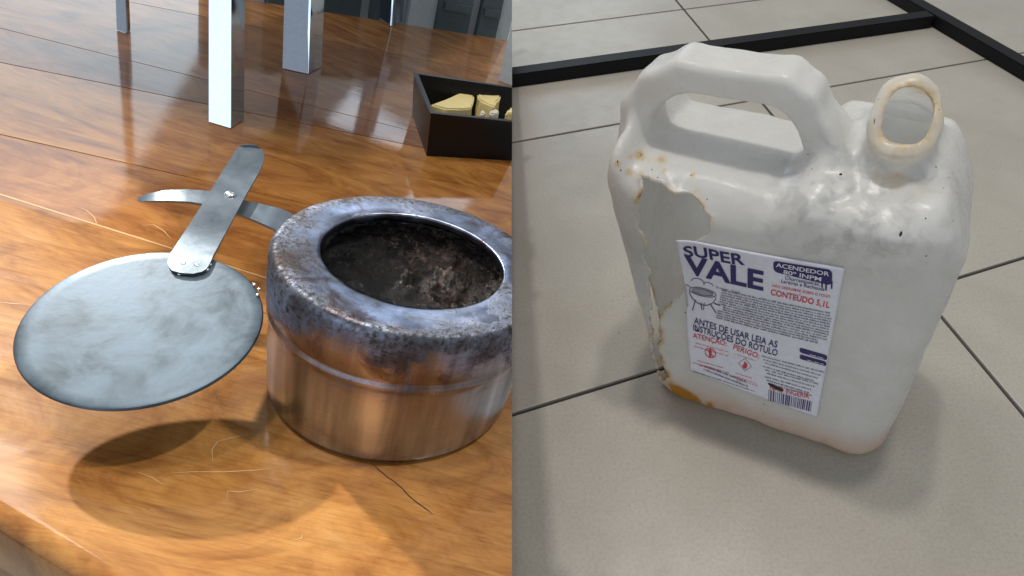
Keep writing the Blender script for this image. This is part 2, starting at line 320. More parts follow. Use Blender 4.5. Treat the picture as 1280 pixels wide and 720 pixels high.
# ================================================================== BURNT JUG
ja, jb = onfloor(840, 497), onfloor(1035, 563)
JE = (jb-ja).normalized(); JN = Vector((0, 0, 1)).cross(JE)
JM = Matrix(((JE.x, JN.x, 0, ja.x), (JE.y, JN.y, 0, ja.y), (0, 0, 1, 0), (0, 0, 0, 1))); JMI = JM.inverted()
def jpt(u, v, t): return JMI @ onplane(u, v, ja+JN*t, JN)
def surface_nets(f, org, h):
    nx, ny, nz = f.shape; ins = f < 0
    cnt = np.zeros((nx-1, ny-1, nz-1)); acc = np.zeros((nx-1, ny-1, nz-1, 3))
    cs = [(a, b, c) for a in (0, 1) for b in (0, 1) for c in (0, 1)]
    sl = lambda c: tuple(slice(c[i], f.shape[i]-1+c[i]) for i in range(3))
    for c in cs:
        for ax in range(3):
            if c[ax]: continue
            d = list(c); d[ax] = 1
            fa, fb = f[sl(c)], f[sl(d)]; m = (fa < 0) != (fb < 0); t = np.where(m, fa/np.where(m, fa-fb, 1), 0)
            cnt += m
            for k in range(3): acc[..., k] += m*(c[k]+(t if k == ax else 0))
    act = cnt > 0; idx = -np.ones(act.shape, int); idx[act] = np.arange(act.sum())
    ijk = np.argwhere(act); V = org+h*(ijk+acc[act]/cnt[act][:, None])
    Q = []
    for ax in range(3):
        a1, a2 = (ax+1) % 3, (ax+2) % 3
        fa = np.take(ins, range(f.shape[ax]-1), ax); fb = np.take(ins, range(1, f.shape[ax]), ax)
        e = np.argwhere(fa != fb); e = e[(e[:, a1] > 0) & (e[:, a2] > 0) & (e[:, a1] < f.shape[a1]-1) & (e[:, a2] < f.shape[a2]-1)]
        s = fa[tuple(e.T)]
        def g(o1, o2):
            q = e.copy(); q[:, a1] -= o1; q[:, a2] -= o2; return idx[tuple(q.T)]
        q = np.stack([g(1, 1), g(0, 1), g(0, 0), g(1, 0)], 1); q[~s] = q[~s][:, ::-1]; Q.append(q)
    return V, np.concatenate(Q)
def smin(a, b, k): 
    h_ = np.clip(0.5+0.5*(b-a)/k, 0, 1); return b*(1-h_)+a*h_-k*h_*(1-h_)
def smax(a, b, k): return -smin(-a, -b, k)
def sst(a, b, x): 
    t = np.clip((x-a)/(b-a), 0, 1); return t*t*(3-2*t)
hs = 0.0024; org = np.array([-0.095, -0.03, -0.012]); dims = (123, 82, 134)
gx, gy, gz = np.meshgrid(*[org[i]+hs*np.arange(dims[i]) for i in range(3)], indexing='ij')
DEP = 0.128
def seg_tube(pts, r, hy, yc):
    best = None
    for (x0, z0), (x1, z1) in zip(pts[:-1], pts[1:]):
        dx, dz = x1-x0, z1-z0; t = np.clip(((gx-x0)*dx+(gz-z0)*dz)/(dx*dx+dz*dz), 0, 1)
        d = np.hypot(gx-x0-t*dx, gz-z0-t*dz); best = d if best is None else smin(best, d, 0.004)
    return np.hypot(np.maximum(best-r*0.5, 0), np.maximum(np.abs(gy-yc)-hy, 0))-r*0.5
# body: rounded-rectangle plan, widening to the left as it goes up
sl_ = -0.020-0.19*np.clip(gz, 0, 0.21); sr_ = 0.1785-0.03*np.maximum(gz-0.19, 0)
cx_ = (sl_+sr_)/2; hw = (sr_-sl_)/2; rc = 0.030
qx = np.abs(gx-cx_)-(hw-rc); qy = np.abs(gy-DEP/2)-(DEP/2-rc)
d2 = np.hypot(np.maximum(qx, 0), np.maximum(qy, 0))+np.minimum(np.maximum(qx, qy), 0)-rc
grip = sst(-0.048, -0.030, gx)*(1-sst(0.058, 0.088, gx))                     # the finger well under the handle
front = 1-sst(0.020, 0.060, gy)
zt_ = 0.243*(1-grip)+grip*(0.2235-0.006*sst(0.03, 0.12, gy))
zt_ = zt_-0.022*sst(0.150, 0.180, gx)-0.045*(1-sst(-0.066, -0.040, gx))-0.012*np.exp(-((gx-0.105)/0.03)**2-((gy-0.01)/0.03)**2)
body = smax(d2, (gz-zt_)*0.85, 0.022)
body = smax(body, -gz, 0.010)
hand = seg_tube([(-0.047, 0.175), (-0.051, 0.206), (-0.044, 0.243), (-0.031, 0.262), (-0.012, 0.2730), (0.052, 0.2755), (0.064, 0.269), (0.077, 0.251), (0.086, 0.232), (0.093, 0.20)], 0.0100, 0.0115, 0.057)
f_ = smin(body, hand, 0.016)
# well in the front wall below the handle
rec = np.sqrt(((gx-0.020)/1.50)**2+((gy+0.010)/0.85)**2+((gz-0.240)/1.15)**2)-0.030
f_ = smax(f_, -(rec+0.012), 0.030)
# the sagging, melted neck, leaning towards the camera
MC = np.array(jpt(1135, 146, 0.048)); TILT = math.radians(42); MA = np.array([0.02, -math.sin(TILT), math.cos(TILT)]); MA /= np.linalg.norm(MA)
MX = np.array([1.0, 0, 0]); MX -= MA*(MX@MA); MX /= np.linalg.norm(MX); MY = np.cross(MA, MX)
rel = [gx-MC[0], gy-MC[1], gz-MC[2]]
da_ = sum(rel[i]*MA[i] for i in range(3)); du = sum(rel[i]*MX[i] for i in range(3)); dv = sum(rel[i]*MY[i] for i in range(3))
rr = (np.abs(du)**2.7+np.abs(dv/1.24)**2.7)**(1/2.7)
rn = 0.0162+0.16*np.maximum(-da_-0.004, 0)
neck = smax(rr-rn, np.maximum(da_, -da_-0.05), 0.003)
ring = np.hypot(rr-0.0160, da_+0.003)-0.0037
f_ = smin(f_, smin(neck, ring, 0.004), 0.013)
# a pulled fold under the neck and the vertical crease on the right
fold = np.sqrt(((gx-0.128)/1.8)**2+((gy-0.008)/0.8)**2+((gz-0.222)/0.55)**2)-0.010
f_ = smin(f_, fold, 0.014)
crx = 0.142+0.010*np.sin(gz*30); crs = np.exp(-((gx-crx)/0.0060)**2)*np.exp(-((gz-0.145)/0.03)**2)*(gy < 0.03)
f_ = f_-0.0016*crs
V, Q = surface_nets(f_, org, hs)
# melt displacement (not under the label)
Nrm = np.zeros_like(V)
fn = np.cross(V[Q[:, 2]]-V[Q[:, 0]], V[Q[:, 3]]-V[Q[:, 1]])
for k in range(4): np.add.at(Nrm, Q[:, k], fn)
Nrm /= np.linalg.norm(Nrm, axis=1)[:, None]+1e-12
lab = sst(-0.012, 0.004, V[:, 0])*(1-sst(0.120, 0.132, V[:, 0]))*sst(0.028, 0.036, V[:, 2])*(1-sst(0.192, 0.205, V[:, 2]))*(1-sst(0.010, 0.02, V[:, 1]))
meltc = np.exp(-(((V[:, 0]-0.105)/0.045)**2+((V[:, 2]-0.222)/0.028)**2))*(V[:, 1] < 0.05)
meltc = np.clip(meltc+0.55*np.exp(-(((V[:, 0]-0.150)/0.03)**2+((V[:, 2]-0.20)/0.05)**2))*(V[:, 1] < 0.05), 0, 1)
disp = np.zeros(len(V))
for i, p in enumerate(V):
    v_ = Vector(p)
    a_ = 0.0014*noise.noise(v_*22)+0.0007*noise.noise(v_*60)
    m_ = meltc[i]
    if m_ > 0.02:
        wv = v_+0.010*Vector(noise.noise_vector(v_*45)); a_ += m_*(0.0034*(0.45-abs(noise.noise(wv*34)))*1.4+0.0012*noise.noise(wv*85))
    dn_ = (v_-Vector(MC)).length
    if dn_ < 0.05: a_ += 0.0042*noise.noise(v_*58+Vector((3, 1, 7)))*max(0, 1-dn_/0.05)**0.5
    disp[i] = a_
V = V+Nrm*(disp*(1-lab))[:, None]
V[:, 2] = np.maximum(V[:, 2], 0.0004)
tri = np.concatenate([Q[:, [0, 1, 2]], Q[:, [0, 2, 3]]])
def poly_sd(px, py, poly):
    """signed distance to a polygon, negative inside"""
    P = np.array(poly, float); best = np.full(px.shape, 1e9); inside = np.zeros(px.shape, bool)
    for a, b in zip(P, np.roll(P, -1, 0)):
        d = b-a; t = np.clip(((px-a[0])*d[0]+(py-a[1])*d[1])/(d@d), 0, 1); best = np.minimum(best, np.hypot(px-a[0]-t*d[0], py-a[1]-t*d[1]))
        cond = ((a[1] > py) != (b[1] > py)); xi = a[0]+(py-a[1])*d[0]/(d[1] if abs(d[1]) > 1e-9 else 1e-9); inside ^= cond & (px < xi)
    return np.where(inside, -best, best)
JR = np.array(JM.to_3x3()); JT = np.array(JM.translation)
HOLE = [(803,222),(812,224),(822,229),(834,232),(845,239),(858,240),(868,246),(878,256),(884,265),(888,278),(886,290),(874,298),(866,310),(858,325),(856,350),(848,368),(838,381),(828,397),(826,430),(831,455),(838,474),(829,475),(822,460),(817,440),(815,400),(812,372),(813,345),(806,318),(806,296),(798,272),(797,248),(801,236)]
def fields(V):
    u, v = proj_np(V@JR.T+JT); g1 = poly_sd(u, v, HOLE)
    wob = np.array([noise.noise(Vector(p)*210)*3.2+noise.noise(Vector(p)*85)*5.0+noise.noise(Vector(p)*420)*1.4 for p in V])
    g1 = g1+wob; g1 = np.where((V[:, 1] < 0.046) & (V[:, 2] < 0.24), g1, 60.0)
    rel = V-MC; a_ = rel@MA; r_ = (np.abs(rel@MX)**2.7+np.abs((rel@MY)/1.26)**2.7)**(1/2.7); g2 = np.where((a_ > -0.012), (r_-0.0130)*2100, 60.0)
    return u, v, np.minimum(g1, g2), g1, g2
u_, v_px, g_, g1_, g2_ = fields(V)
newV = list(map(tuple, V)); faces = []; ecache = {}
newg = list(g_)
def cutv(a, b):
    k = (a, b) if a < b else (b, a)
    if k not in ecache:
        t = g_[a]/(g_[a]-g_[b]); ecache[k] = len(newV); newV.append(tuple(V[a]+(V[b]-V[a])*t)); newg.append(0.0)
    return ecache[k]
gpos = g_ > 0; full = gpos[tri].all(1); none = (~gpos[tri]).all(1)
faces += [tuple(t) for t in tri[full]]
for t in tri[~full & ~none]:
    out = []
    for k in range(3):
        a, b = t[k], t[(k+1) % 3]
        if gpos[a]: out.append(a)
        if gpos[a] != gpos[b]: out.append(cutv(a, b))
    if len(out) >= 3: faces.append(tuple(out))
used = sorted(set(i for f in faces for i in f)); remap = {o: i for i, o in enumerate(used)}
VV = np.array(newV)[used]; faces = [tuple(remap[i] for i in f) for f in faces]
jm = bpy.data.meshes.new('body'); jm.from_pydata(VV.tolist(), [], faces); jm.update()
_n = np.zeros(len(VV)*3, np.float32); jm.vertices.foreach_get('normal', _n); _n = _n.reshape(-1, 3)
_g = fields(VV)[3]; _lip = 0.0026*np.exp(-np.maximum(_g, 0)/6.0)*(VV[:, 0] < 0.004)+0.0012*np.exp(-np.maximum(_g, 0)/5.0)*(VV[:, 2] > 0.197)      # the burnt edge curled outwards as it shrank
VV = VV+_n*_lip[:, None]; VV[:, 2] = np.maximum(VV[:, 2], 0.0004); jm.vertices.foreach_set('co', VV.astype(np.float32).ravel()); jm.update()
u_, v_px, g_, g1_, g2_ = fields(VV)
vis = VV[:, 1] < 0.075
edge_n = np.array([noise.noise(Vector(p)*70) for p in VV])
burn = np.clip(np.exp(-np.maximum(g1_, 0)/(4.5+4.0*edge_n))*(0.72+0.75*edge_n), 0, 1)
burn = np.maximum(burn, 0.72*np.exp(-np.maximum(g2_, 0)/24.0)*(g2_ < 59))
for (a, b, r, s) in [(800,194,9,.95),(812,200,7,.6),(827,199,8,.8),(788,196,6,.75),(786,215,7,.85),(800,217,8,.6),(830,214,5,.9),(866,219,5,.95),(870,240,6,.6),(772,205,6,.8),(1160,122,14,1.0),(1150,116,12,.8),(1105,170,10,.8),(1168,150,8,.8),(1100,150,6,.7),(1097,135,6,.5),(1108,176,9,.7),(1130,184,10,.7),(1160,172,9,.75),(1120,224,20,.6),(1095,222,13,.55),(1150,240,14,.35),(1183,190,6,.4),(850,505,10,.7),(838,480,7,.9),(815,420,7,.7),(822,450,8,.8),(885,512,6,.5),(1125,372,9,.35),(805,380,6,.5)]:
    burn = np.maximum(burn, s*np.exp(-((u_-a)**2+(v_px-b)**2)/(r*r)*0.9)*vis)
amber = np.zeros(len(VV))
for poly in ([(836,480),(848,482),(860,488),(872,496),(880,507),(876,515),(864,506),(850,499),(840,492)], [(883,503),(889,502),(893,510),(889,517),(883,512)]):
    amber = np.maximum(amber, np.clip(0.5-poly_sd(u_, v_px, poly)/2.5, 0, 1)*vis)
foot = np.clip(1-sst(0.004, 0.040, VV[:, 2]), 0, 1)*0.95
melt = np.clip(np.exp(-(((VV[:, 0]-0.105)/0.05)**2+((VV[:, 2]-0.225)/0.03)**2))*(VV[:, 1] < 0.06), 0, 1)
for nm, arr in (('burn', burn), ('amber', amber), ('footing', foot), ('melt', melt)):
    at = jm.attributes.new(nm, 'FLOAT', 'POINT'); at.data.foreach_set('value', arr.astype(np.float32))
for p in jm.polygons: p.use_smooth = True
jug = empty('plastic_jug', JM, 'fire-damaged translucent white plastic jug with handle and paper label on grey tiles', 'jug')
jb_o = obj('body', jm, M['plastic'], jug, Matrix()); jb_o['label'] = 'milky plastic shell with moulded handle, melted neck and burnt hole'
so = jb_o.modifiers.new('wall', 'SOLIDIFY'); so.thickness = 0.0022; so.offset = -1; so.use_even_offset = False
bvh = BVHTree.FromPolygons([tuple(x) for x in VV], faces)
def on_jug(u, v):
    o_ = JMI @ O; d_ = (JMI.to_3x3() @ ray(u, v)).normalized(); h_ = bvh.ray_cast(o_, d_); return h_[0], h_[1]
# ---- label sheet -------------------------------------------------
LC = [(847, 297), (1056, 335), (1021, 522), (863, 463)]             # its corners in the photograph, on the front wall
def lab3(s, z, lift=0.0):
    """front-wall coordinates -> point on the slightly curling label"""
    curl = max(0.0, 0.020-s)/0.020; up_ = max(0.0, (z-0.10)/0.09)
    y = -0.0022-lift-0.0055*curl**2*min(1, up_)*0.9-0.0010*math.sin(math.pi*min(1, max(0, s/0.125)))
    return Vector((s, y, z))
lc = [jpt(u, v, -0.0022) for u, v in LC]
def bil(a, b): 
    top = lc[0].lerp(lc[1], a); bot = lc[3].lerp(lc[2], a); return top.lerp(bot, b)
NU, NV_ = 44, 56; lv = []; lf = []
for j in range(NV_+1):
    for i in range(NU+1):
        p = bil(i/NU, j/NV_); s, z = p.x, p.z
        if i == 0: s += 0.0012*noise.noise(Vector((0, j*0.21, 3)))+(0.0035*math.exp(-((j/NV_-0.36)/0.16)**2))
        if j == NV_: z += 0.0005*noise.noise(Vector((i*0.3, 0, 9)))
        lv.append(lab3(s, z))
for j in range(NV_):
    for i in range(NU):
        a = j*(NU+1)+i; lf.append((a, a+NU+1, a+NU+2, a+1))
lm_ = bpy.data.meshes.new('label'); lm_.from_pydata([tuple(p) for p in lv], [], lf)
for p in lm_.polygons: p.use_smooth = True
lab_o = obj('label', lm_, M['paper'], jug, Matrix()); lab_o['label'] = 'white paper product label with navy and red print'
sd = lab_o.modifiers.new('sheet', 'SOLIDIFY'); sd.thickness = 0.00025; sd.offset = 0
def press(name, vs2, fs, mat, lift=0.0005):
    """flat print: 2D points in front-wall coordinates pressed onto the label"""
    me = bpy.data.meshes.new(name); me.from_pydata([tuple(lab3(x, z, lift)) for x, z in vs2], [], fs)
    return obj(name, me, M[mat], lab_o, Matrix())
def L2(u, v): 
    p = jpt(u, v, -0.0022); return Vector((p.x, p.z))
def text(name, body, bl, br, h_px, mat, bold=0.0, lift=0.0006, wave=0.0, shear=0.0, sag=0.0):
    """text from pixel bl to br along its baseline, h_px tall capitals"""
    cu = bpy.data.curves.new(name, 'FONT'); cu.body = body; cu.size = 1.0; cu.offset = bold; cu.resolution_u = 3; cu.shear = shear
    tmp = bpy.data.objects.new(name, cu); COL.objects.link(tmp); dg_ = bpy.context.evaluated_depsgraph_get(); dg_.update()
    me0 = bpy.data.meshes.new_from_object(tmp.evaluated_get(dg_)); bpy.data.objects.remove(tmp); bpy.data.curves.remove(cu)
    co = np.array([v_.co[:2] for v_ in me0.vertices]); fs = [tuple(p.vertices) for p in me0.polygons]; bpy.data.meshes.remove(me0)
    mn, mx = co.min(0), co.max(0); wd = mx[0]-mn[0]; ht = 0.72
    A, Bq = L2(*bl), L2(*br); T_ = L2(bl[0], bl[1]-h_px); ex_ = Bq-A; hh = (T_-A).length
    ey_ = Vector((-ex_.y, ex_.x)).normalized()*hh
    pts = []
    for x, y in co:
        a = (x-mn[0])/wd; b = y/ht; q = A+ex_*a+ey_*(b+wave*math.sin(a*6.0)-sag*4*a*(1-a)); pts.append((q.x, q.y))
    return press(name, pts, fs, mat, lift)
def quad(vs_, fs_, p):
    k = len(vs_); vs_ += [tuple(q) for q in p]; fs_.append(tuple(range(k, k+len(p))))
def rrect(name, px, mat, lift=0.0005, n=5, rad=0.18):
    """rounded box from four pixel corners (clockwise from top left)"""
    c = [L2(*p) for p in px]; pts = []
    hgt = (c[3]-c[0]).length; wid = (c[1]-c[0]).length; r_ = rad*hgt
    def P(a, b): return (c[0].lerp(c[1], a)).lerp(c[3].lerp(c[2], a), b)
    ra, rb = r_/wid, r_/hgt
    for (ca, cb, s0) in ((1-ra, rb, -90), (1-ra, 1-rb, 0), (ra, 1-rb, 90), (ra, rb, 180)):
        for k in range(n+1):
            t = math.radians(s0+90*k/n); pts.append(tuple(P(ca+ra*math.cos(t), cb+rb*math.sin(t))))
    return press(name, pts, [tuple(range(len(pts)))], mat, lift)
text('brand_lettering', 'SUPER', (857, 319), (932, 329), 13, 'navy', 0.022, wave=0.08)
text('brand_lettering', 'VALE', (858, 340), (955, 361), 23, 'navy', 0.030)
rrect('banner', [(967, 324), (1041, 336.5), (1040, 356), (968, 338)], 'navy', rad=0.3)
dv_, df_ = [], []
for (u, l) in ((1028, 8), (1033, 12), (1040, 10)): quad(dv_, df_, [L2(u-1.3, 350), L2(u+1.3, 350), L2(u+0.9, 350+l), L2(u-0.9, 350+l)])
press('banner_drips', dv_, df_, 'navy', 0.00055)
text('banner_lettering', 'ACENDEDOR', (971, 331.0), (1037, 343.3), 5.2, 'paper', 0.016, 0.0010)
text('banner_lettering', '80º INPM', (980, 339.6), (1027, 349.6), 5.2, 'paper', 0.016, 0.0010)
text('serif_lettering', 'Churrasqueiras,', (982, 347.5), (1025, 356), 4.6, 'navy', 0.008, shear=0.15)
text('serif_lettering', 'Lareiras e Rechauds', (977, 351.5), (1031, 362.5), 4.6, 'navy', 0.008, shear=0.15)
text('warning_lettering', 'NÃO DERRAMAR SOBRE O FOGO', (966, 356.5), (1038, 371.5), 3.4, 'red', 0.008)
text('content_lettering', 'CONTEÚDO 5,1L', (964, 366.5), (1037, 384), 7.6, 'red', 0.018)
text('notice_lettering', 'ANTES DE USAR LEIA AS', (868, 403), (972, 433), 8.0, 'navy', 0.012)
text('notice_lettering', 'INSTRUÇÕES DO RÓTULO', (867, 411.5), (972, 443.5), 8.0, 'navy', 0.012)
text('warning_lettering', 'ATENÇÃO:', (867, 421), (909, 431), 6.4, 'red', 0.006)
text('warning_lettering', 'PERIGO:', (917, 434.5), (949, 446.5), 6.8, 'red', 0.006)
text('warning_lettering', 'NÃO INGERIR', (963, 485.5), (1012, 497.5), 6.0, 'red', 0.006)
text('drawing_lettering', 'Super Vale', (896, 358.5), (926, 365), 2.4, 'grey', 0.0)
# illegible small print: rows of word-sized dashes
def print_rows(name, rows_, mat, th=1.05):
    vs_, fs_ = [], []
    for (a, b, thick) in rows_:
        A, Bq = Vector(a), Vector(b); Ln = (Bq-A).length; d = (Bq-A)/Ln; x = 0.0
        while x < Ln-1.0:
            wl = min(random.choice((2.0, 3.0, 4.2, 5.5, 7.0, 8.5)), Ln-x); k = x
            while k < x+wl-0.4:                                   # letters
                lw = random.uniform(0.55, 0.95); p = A+d*k; hh = thick*random.choice((0.75, 0.75, 1.0, 1.1))
                quad(vs_, fs_, [L2(p.x, p.y-hh), L2(p.x+d.x*lw, p.y+d.y*lw-hh), L2(p.x+d.x*lw, p.y+d.y*lw), L2(p.x, p.y)]); k += lw+0.42
            x += wl+1.1
    o = press(name, vs_, fs_, mat, 0.0006); o['kind'] = 'stuff'; return o
rows_ = []
LA, LB = Vector((903, 362)), Vector((896, 396)); RA, RB = Vector((1041, 392)), Vector((1033, 431))
for k in range(13):
    t = k/12; a = LA.lerp(LB, t); b = RA.lerp(RB, t)
    if k < 2: b = a.lerp(b, 0.98)
    if k >= 11: b = a.lerp(b, 0.93)
    if k in (7, 8): a = a+Vector((6, 1.5))
    rows_.append((a, b, 1.65 if k % 4 else 1.9))
print_rows('small_print', rows_, 'grey')
rows_ = [((870, 428), (912, 439), 1.0), ((868, 432), (911, 444), 1.0), ((872, 450), (906, 459), 1.0), ((867, 453), (912, 465), 1.0), ((874, 456), (904, 464), 1.0),
         ((919, 441), (946, 450), 1.0), ((920, 465), (942, 472), 1.0), ((917, 468.5), (946, 478), 1.0), ((921, 473), (948, 481), 1.0)]
print_rows('red_small_print', rows_, 'red')
rows_ = [((881, 457), (933, 476), 2.0), ((880, 461), (935, 482), 2.0), ((867, 463.5), (912, 477.5), 1.2), ((912, 477.5), (944, 488), 1.2)]
for k in range(9): rows_.append(((953+1.5*(k % 3)+k*0.6, 444+k*4.3), (1031-2.2*(k % 4)-k*1.9, 465.5+k*3.6), 1.5))
print_rows('small_print', rows_, 'grey')
# grill drawing, hazard pictograms, pill boxes, bar code, panel rules
def stroke(vs_, fs_, pts, wd):
    for a, b in zip(pts[:-1], pts[1:]):
        a, b = Vector(a), Vector(b); d = (b-a).normalized(); nn = Vector((-d.y, d.x))*wd/2
        quad(vs_, fs_, [L2(*(a-nn)), L2(*(b-nn)), L2(*(b+nn)), L2(*(a+nn))])
def arc(cx, cy, rx, ry, a0, a1, n=14, tilt=0.2): 
    return [(cx+rx*math.cos(math.radians(a0+(a1-a0)*k/n)), cy+ry*math.sin(math.radians(a0+(a1-a0)*k/n))+tilt*rx*math.cos(math.radians(a0+(a1-a0)*k/n))) for k in range(n+1)]
gv, gf = [], []
for pth, wd in ((arc(879, 364, 17, 5, 0, 360), 0.9), (arc(879, 364, 13.5, 3.4, 0, 360), 0.8), (arc(879, 364, 17, 16, 10, 170), 1.0), (arc(873, 352, 8, 5, 180, 380), 0.8),
                ([(870, 374), (866, 387)], 1.3), ([(877, 377), (878, 386)], 1.3), ([(881, 377), (880, 386)], 1.0), ([(888, 378), (896, 390)], 1.2), (arc(886, 355, 6, 3, 180, 360), 0.8), ([(858, 354), (864, 358)], 0.8)): stroke(gv, gf, pth, wd)
for k in range(16):
    x = 867.5+k*1.5; stroke(gv, gf, [(x, 361+0.2*(x-879)+0.6), (x+0.4, 367+0.2*(x-879)-0.6)], 0.55)
go_ = press('grill_drawing', gv, gf, 'grey', 0.0006)
rv, rf = [], []
stroke(rv, rf, arc(888.5, 440, 6.6, 5.6, 0, 360, 18), 0.9); stroke(rv, rf, [(884, 435.5), (893, 445)], 0.8)
quad(rv, rf, [L2(887.6, 434.6), L2(889.6, 434.9), L2(890.4, 439), L2(889.6, 445.2), L2(887.4, 444.8), L2(886.6, 438.6)])
press('hazard_pictogram', rv, rf, 'red', 0.0006)
rv, rf = [], []
quad(rv, rf, [L2(931.5, 449.6), L2(934.4, 453.2), L2(934.8, 456.6), L2(932.8, 459.3), L2(930.0, 458.6), L2(928.6, 455.4), L2(930.6, 453.0)])
press('flame_pictogram', rv, rf, 'red', 0.0006)
rv, rf = [], []; stroke(rv, rf, [(932, 446.6), (940, 456.6), (931.6, 462.2), (923.6, 452.0), (932, 446.6)], 0.6); press('hazard_border', rv, rf, 'grey', 0.0002)
rrect('badge', [(1000, 433), (1034.5, 443.5), (1033.8, 449.8), (1000, 439)], 'navy', rad=0.35)
rrect('badge', [(1000, 441.4), (1033.6, 451.6), (1033, 457.2), (1000, 447.2)], 'navy', rad=0.35)
print_rows('badge_print', [((1013, 441.5), (1031, 447), 1.2), ((1010, 448.6), (1030, 454.4), 1.1)], 'paper').location.y -= 0.0005
bv, bf = [], []
x = 0.0
while x < 1.0:
    wd = random.choice((0.012, 0.018, 0.03)); a = Vector((961.5, 485.5)).lerp(Vector((1015, 501)), x); b = Vector((961, 499)).lerp(Vector((1013, 513.5)), x)
    e_ = Vector((53*wd, 15.5*wd)); quad(bv, bf, [L2(*a), L2(*(a+e_)), L2(*(b+e_)), L2(*b)]); x += wd+random.choice((0.014, 0.022, 0.03))
bo = press('barcode', bv, bf, 'navy', 0.0006)
# ---- soot flecks stuck on the jug -----------------------------------
def fleck(u, v, a, b, rot, on_lab=False):
    if on_lab: q = L2(u, v); p = lab3(q.x, q.y, 0.0006); nn = Vector((0, -1, 0))
    else:
        p, nn = on_jug(u, v)
        if p is None: return
    bm = bmesh.new(); n_ = 9
    ring = [bm.verts.new((a*(1+random.uniform(-.3, .3))*math.cos(2*math.pi*k/n_), b*(1+random.uniform(-.3, .3))*math.sin(2*math.pi*k/n_), 0)) for k in range(n_)]
    top = bm.verts.new((0, 0, min(a, b)*0.45))
    for k in range(n_): bm.faces.new((ring[k], ring[(k+1) % n_], top))
    bm.faces.new(ring[::-1])
    Mt = Matrix.Translation(p) @ nn.to_track_quat('Z', 'Y').to_matrix().to_4x4() @ Matrix.Rotation(rot, 4, 'Z')
    obj('soot_fleck', me_from_bm('soot_fleck', bm), M['soot'], jug, Mt)
for (u, v, a, b, r_) in [(1051, 218, 2.0, 1.7, 0), (1010, 193, 1.1, 1.0, 0), (1015, 211, .8, 1.1, 0), (1126, 292, 1.5, 3.4, 0), (1157, 273, .9, 1.0, 0), (1191, 276, .9, .9, 0), (1158, 320, 1.3, .9, .5), (1186, 222, .8, 1.3, 0), (1190, 216, .9, .7, 0),
        (1170, 209, .9, .9, 0), (1197, 228, .6, 2.0, 0), (1196, 241, .6, 1.6, 0), (1179, 235, .8, 1.2, 0), (1184, 200, .8, .8, 0), (955, 505, 2.0, .9, -.4), (948, 500, 1.1, .7, 0), (954, 516, .9, .9, 0), (971, 523, .8, .7, 0), (1003, 561, .8, 2.6, 0), (1034, 560, .8, .8, 0), (857, 391, 1.7, 1.0, 0), (864, 219, 1.0, 1.0, 0),
        (1093, 152, .5, 3.4, .2), (1098, 124, .6, 1.2, 0), (1174, 137, .8, .8, 0), (772, 202, .8, 2.0, 0), (776, 213, .8, 1.8, .3), (815, 212, .7, 1.6, 0), (822, 222, 1.3, .9, 0), (884, 249, .9, .8, 0), (855, 249, 1.6, .5, -.5), (804, 200, 1.8, .5, -.2), (808, 258, .9, .7, 0)]:
    k = 1/2100; fleck(u, v, a*k, b*k, r_)
for (u, v, a, b, r_) in [(968, 481.5, 9.6, 4.2, -.30), (975, 484.5, 6.5, 4.4, -.35), (871, 412, 3.0, 1.7, 0), (897, 379, 5.2, 1.3, -.1), (906, 382, 1.4, .7, 0), (935, 386, 1.1, .6, 0)]:
    k = 1/2000; fleck(u, v, a*k, b*k, r_, True)
# ================================================================== WOODEN TABLE (sloping), boards as parts
TH = 0.030
table = empty('wooden_table', TM, 'varnished orange-brown plank table carrying the burnt fuel burner', 'table')
def tline(a, b):
    A, Bq = tab(*a), tab(*b); return (Vector((A.x, A.y)), Vector((Bq.x-A.x, Bq.y-A.y)).normalized())
joints = [tline((0, 654), (105, 720)), tline((0, 243), (325, 345)), tline((0, 168), (300, 236)), tline((60, 90), (530, 185)), tline((0, 35), (300, 110)), tline((150, 0), (640, 96))]
far = tline((420, 17), (620, 48))
left_e = (Vector((-0.62, 0)), Vector((0, 1)))
seam2 = Vector((SEAM_T.x, SEAM_T.y)); sk = seam2.length; seamP = Vector((SEAM_P.x, SEAM_P.y))+seam2/sk**2*(SEAM_T.z*SEAM_P.z)   # cut line where the top meets the cut plane
seam_d = seam2/sk
BIG = [Vector((-0.62, -0.6)), Vector((0.6, -0.6)), Vector((0.6, 2.2)), Vector((-0.62, 2.2))]
def side(l, sgn):
    p, d = l; n_ = Vector((-d.y, d.x)); return p, n_*sgn
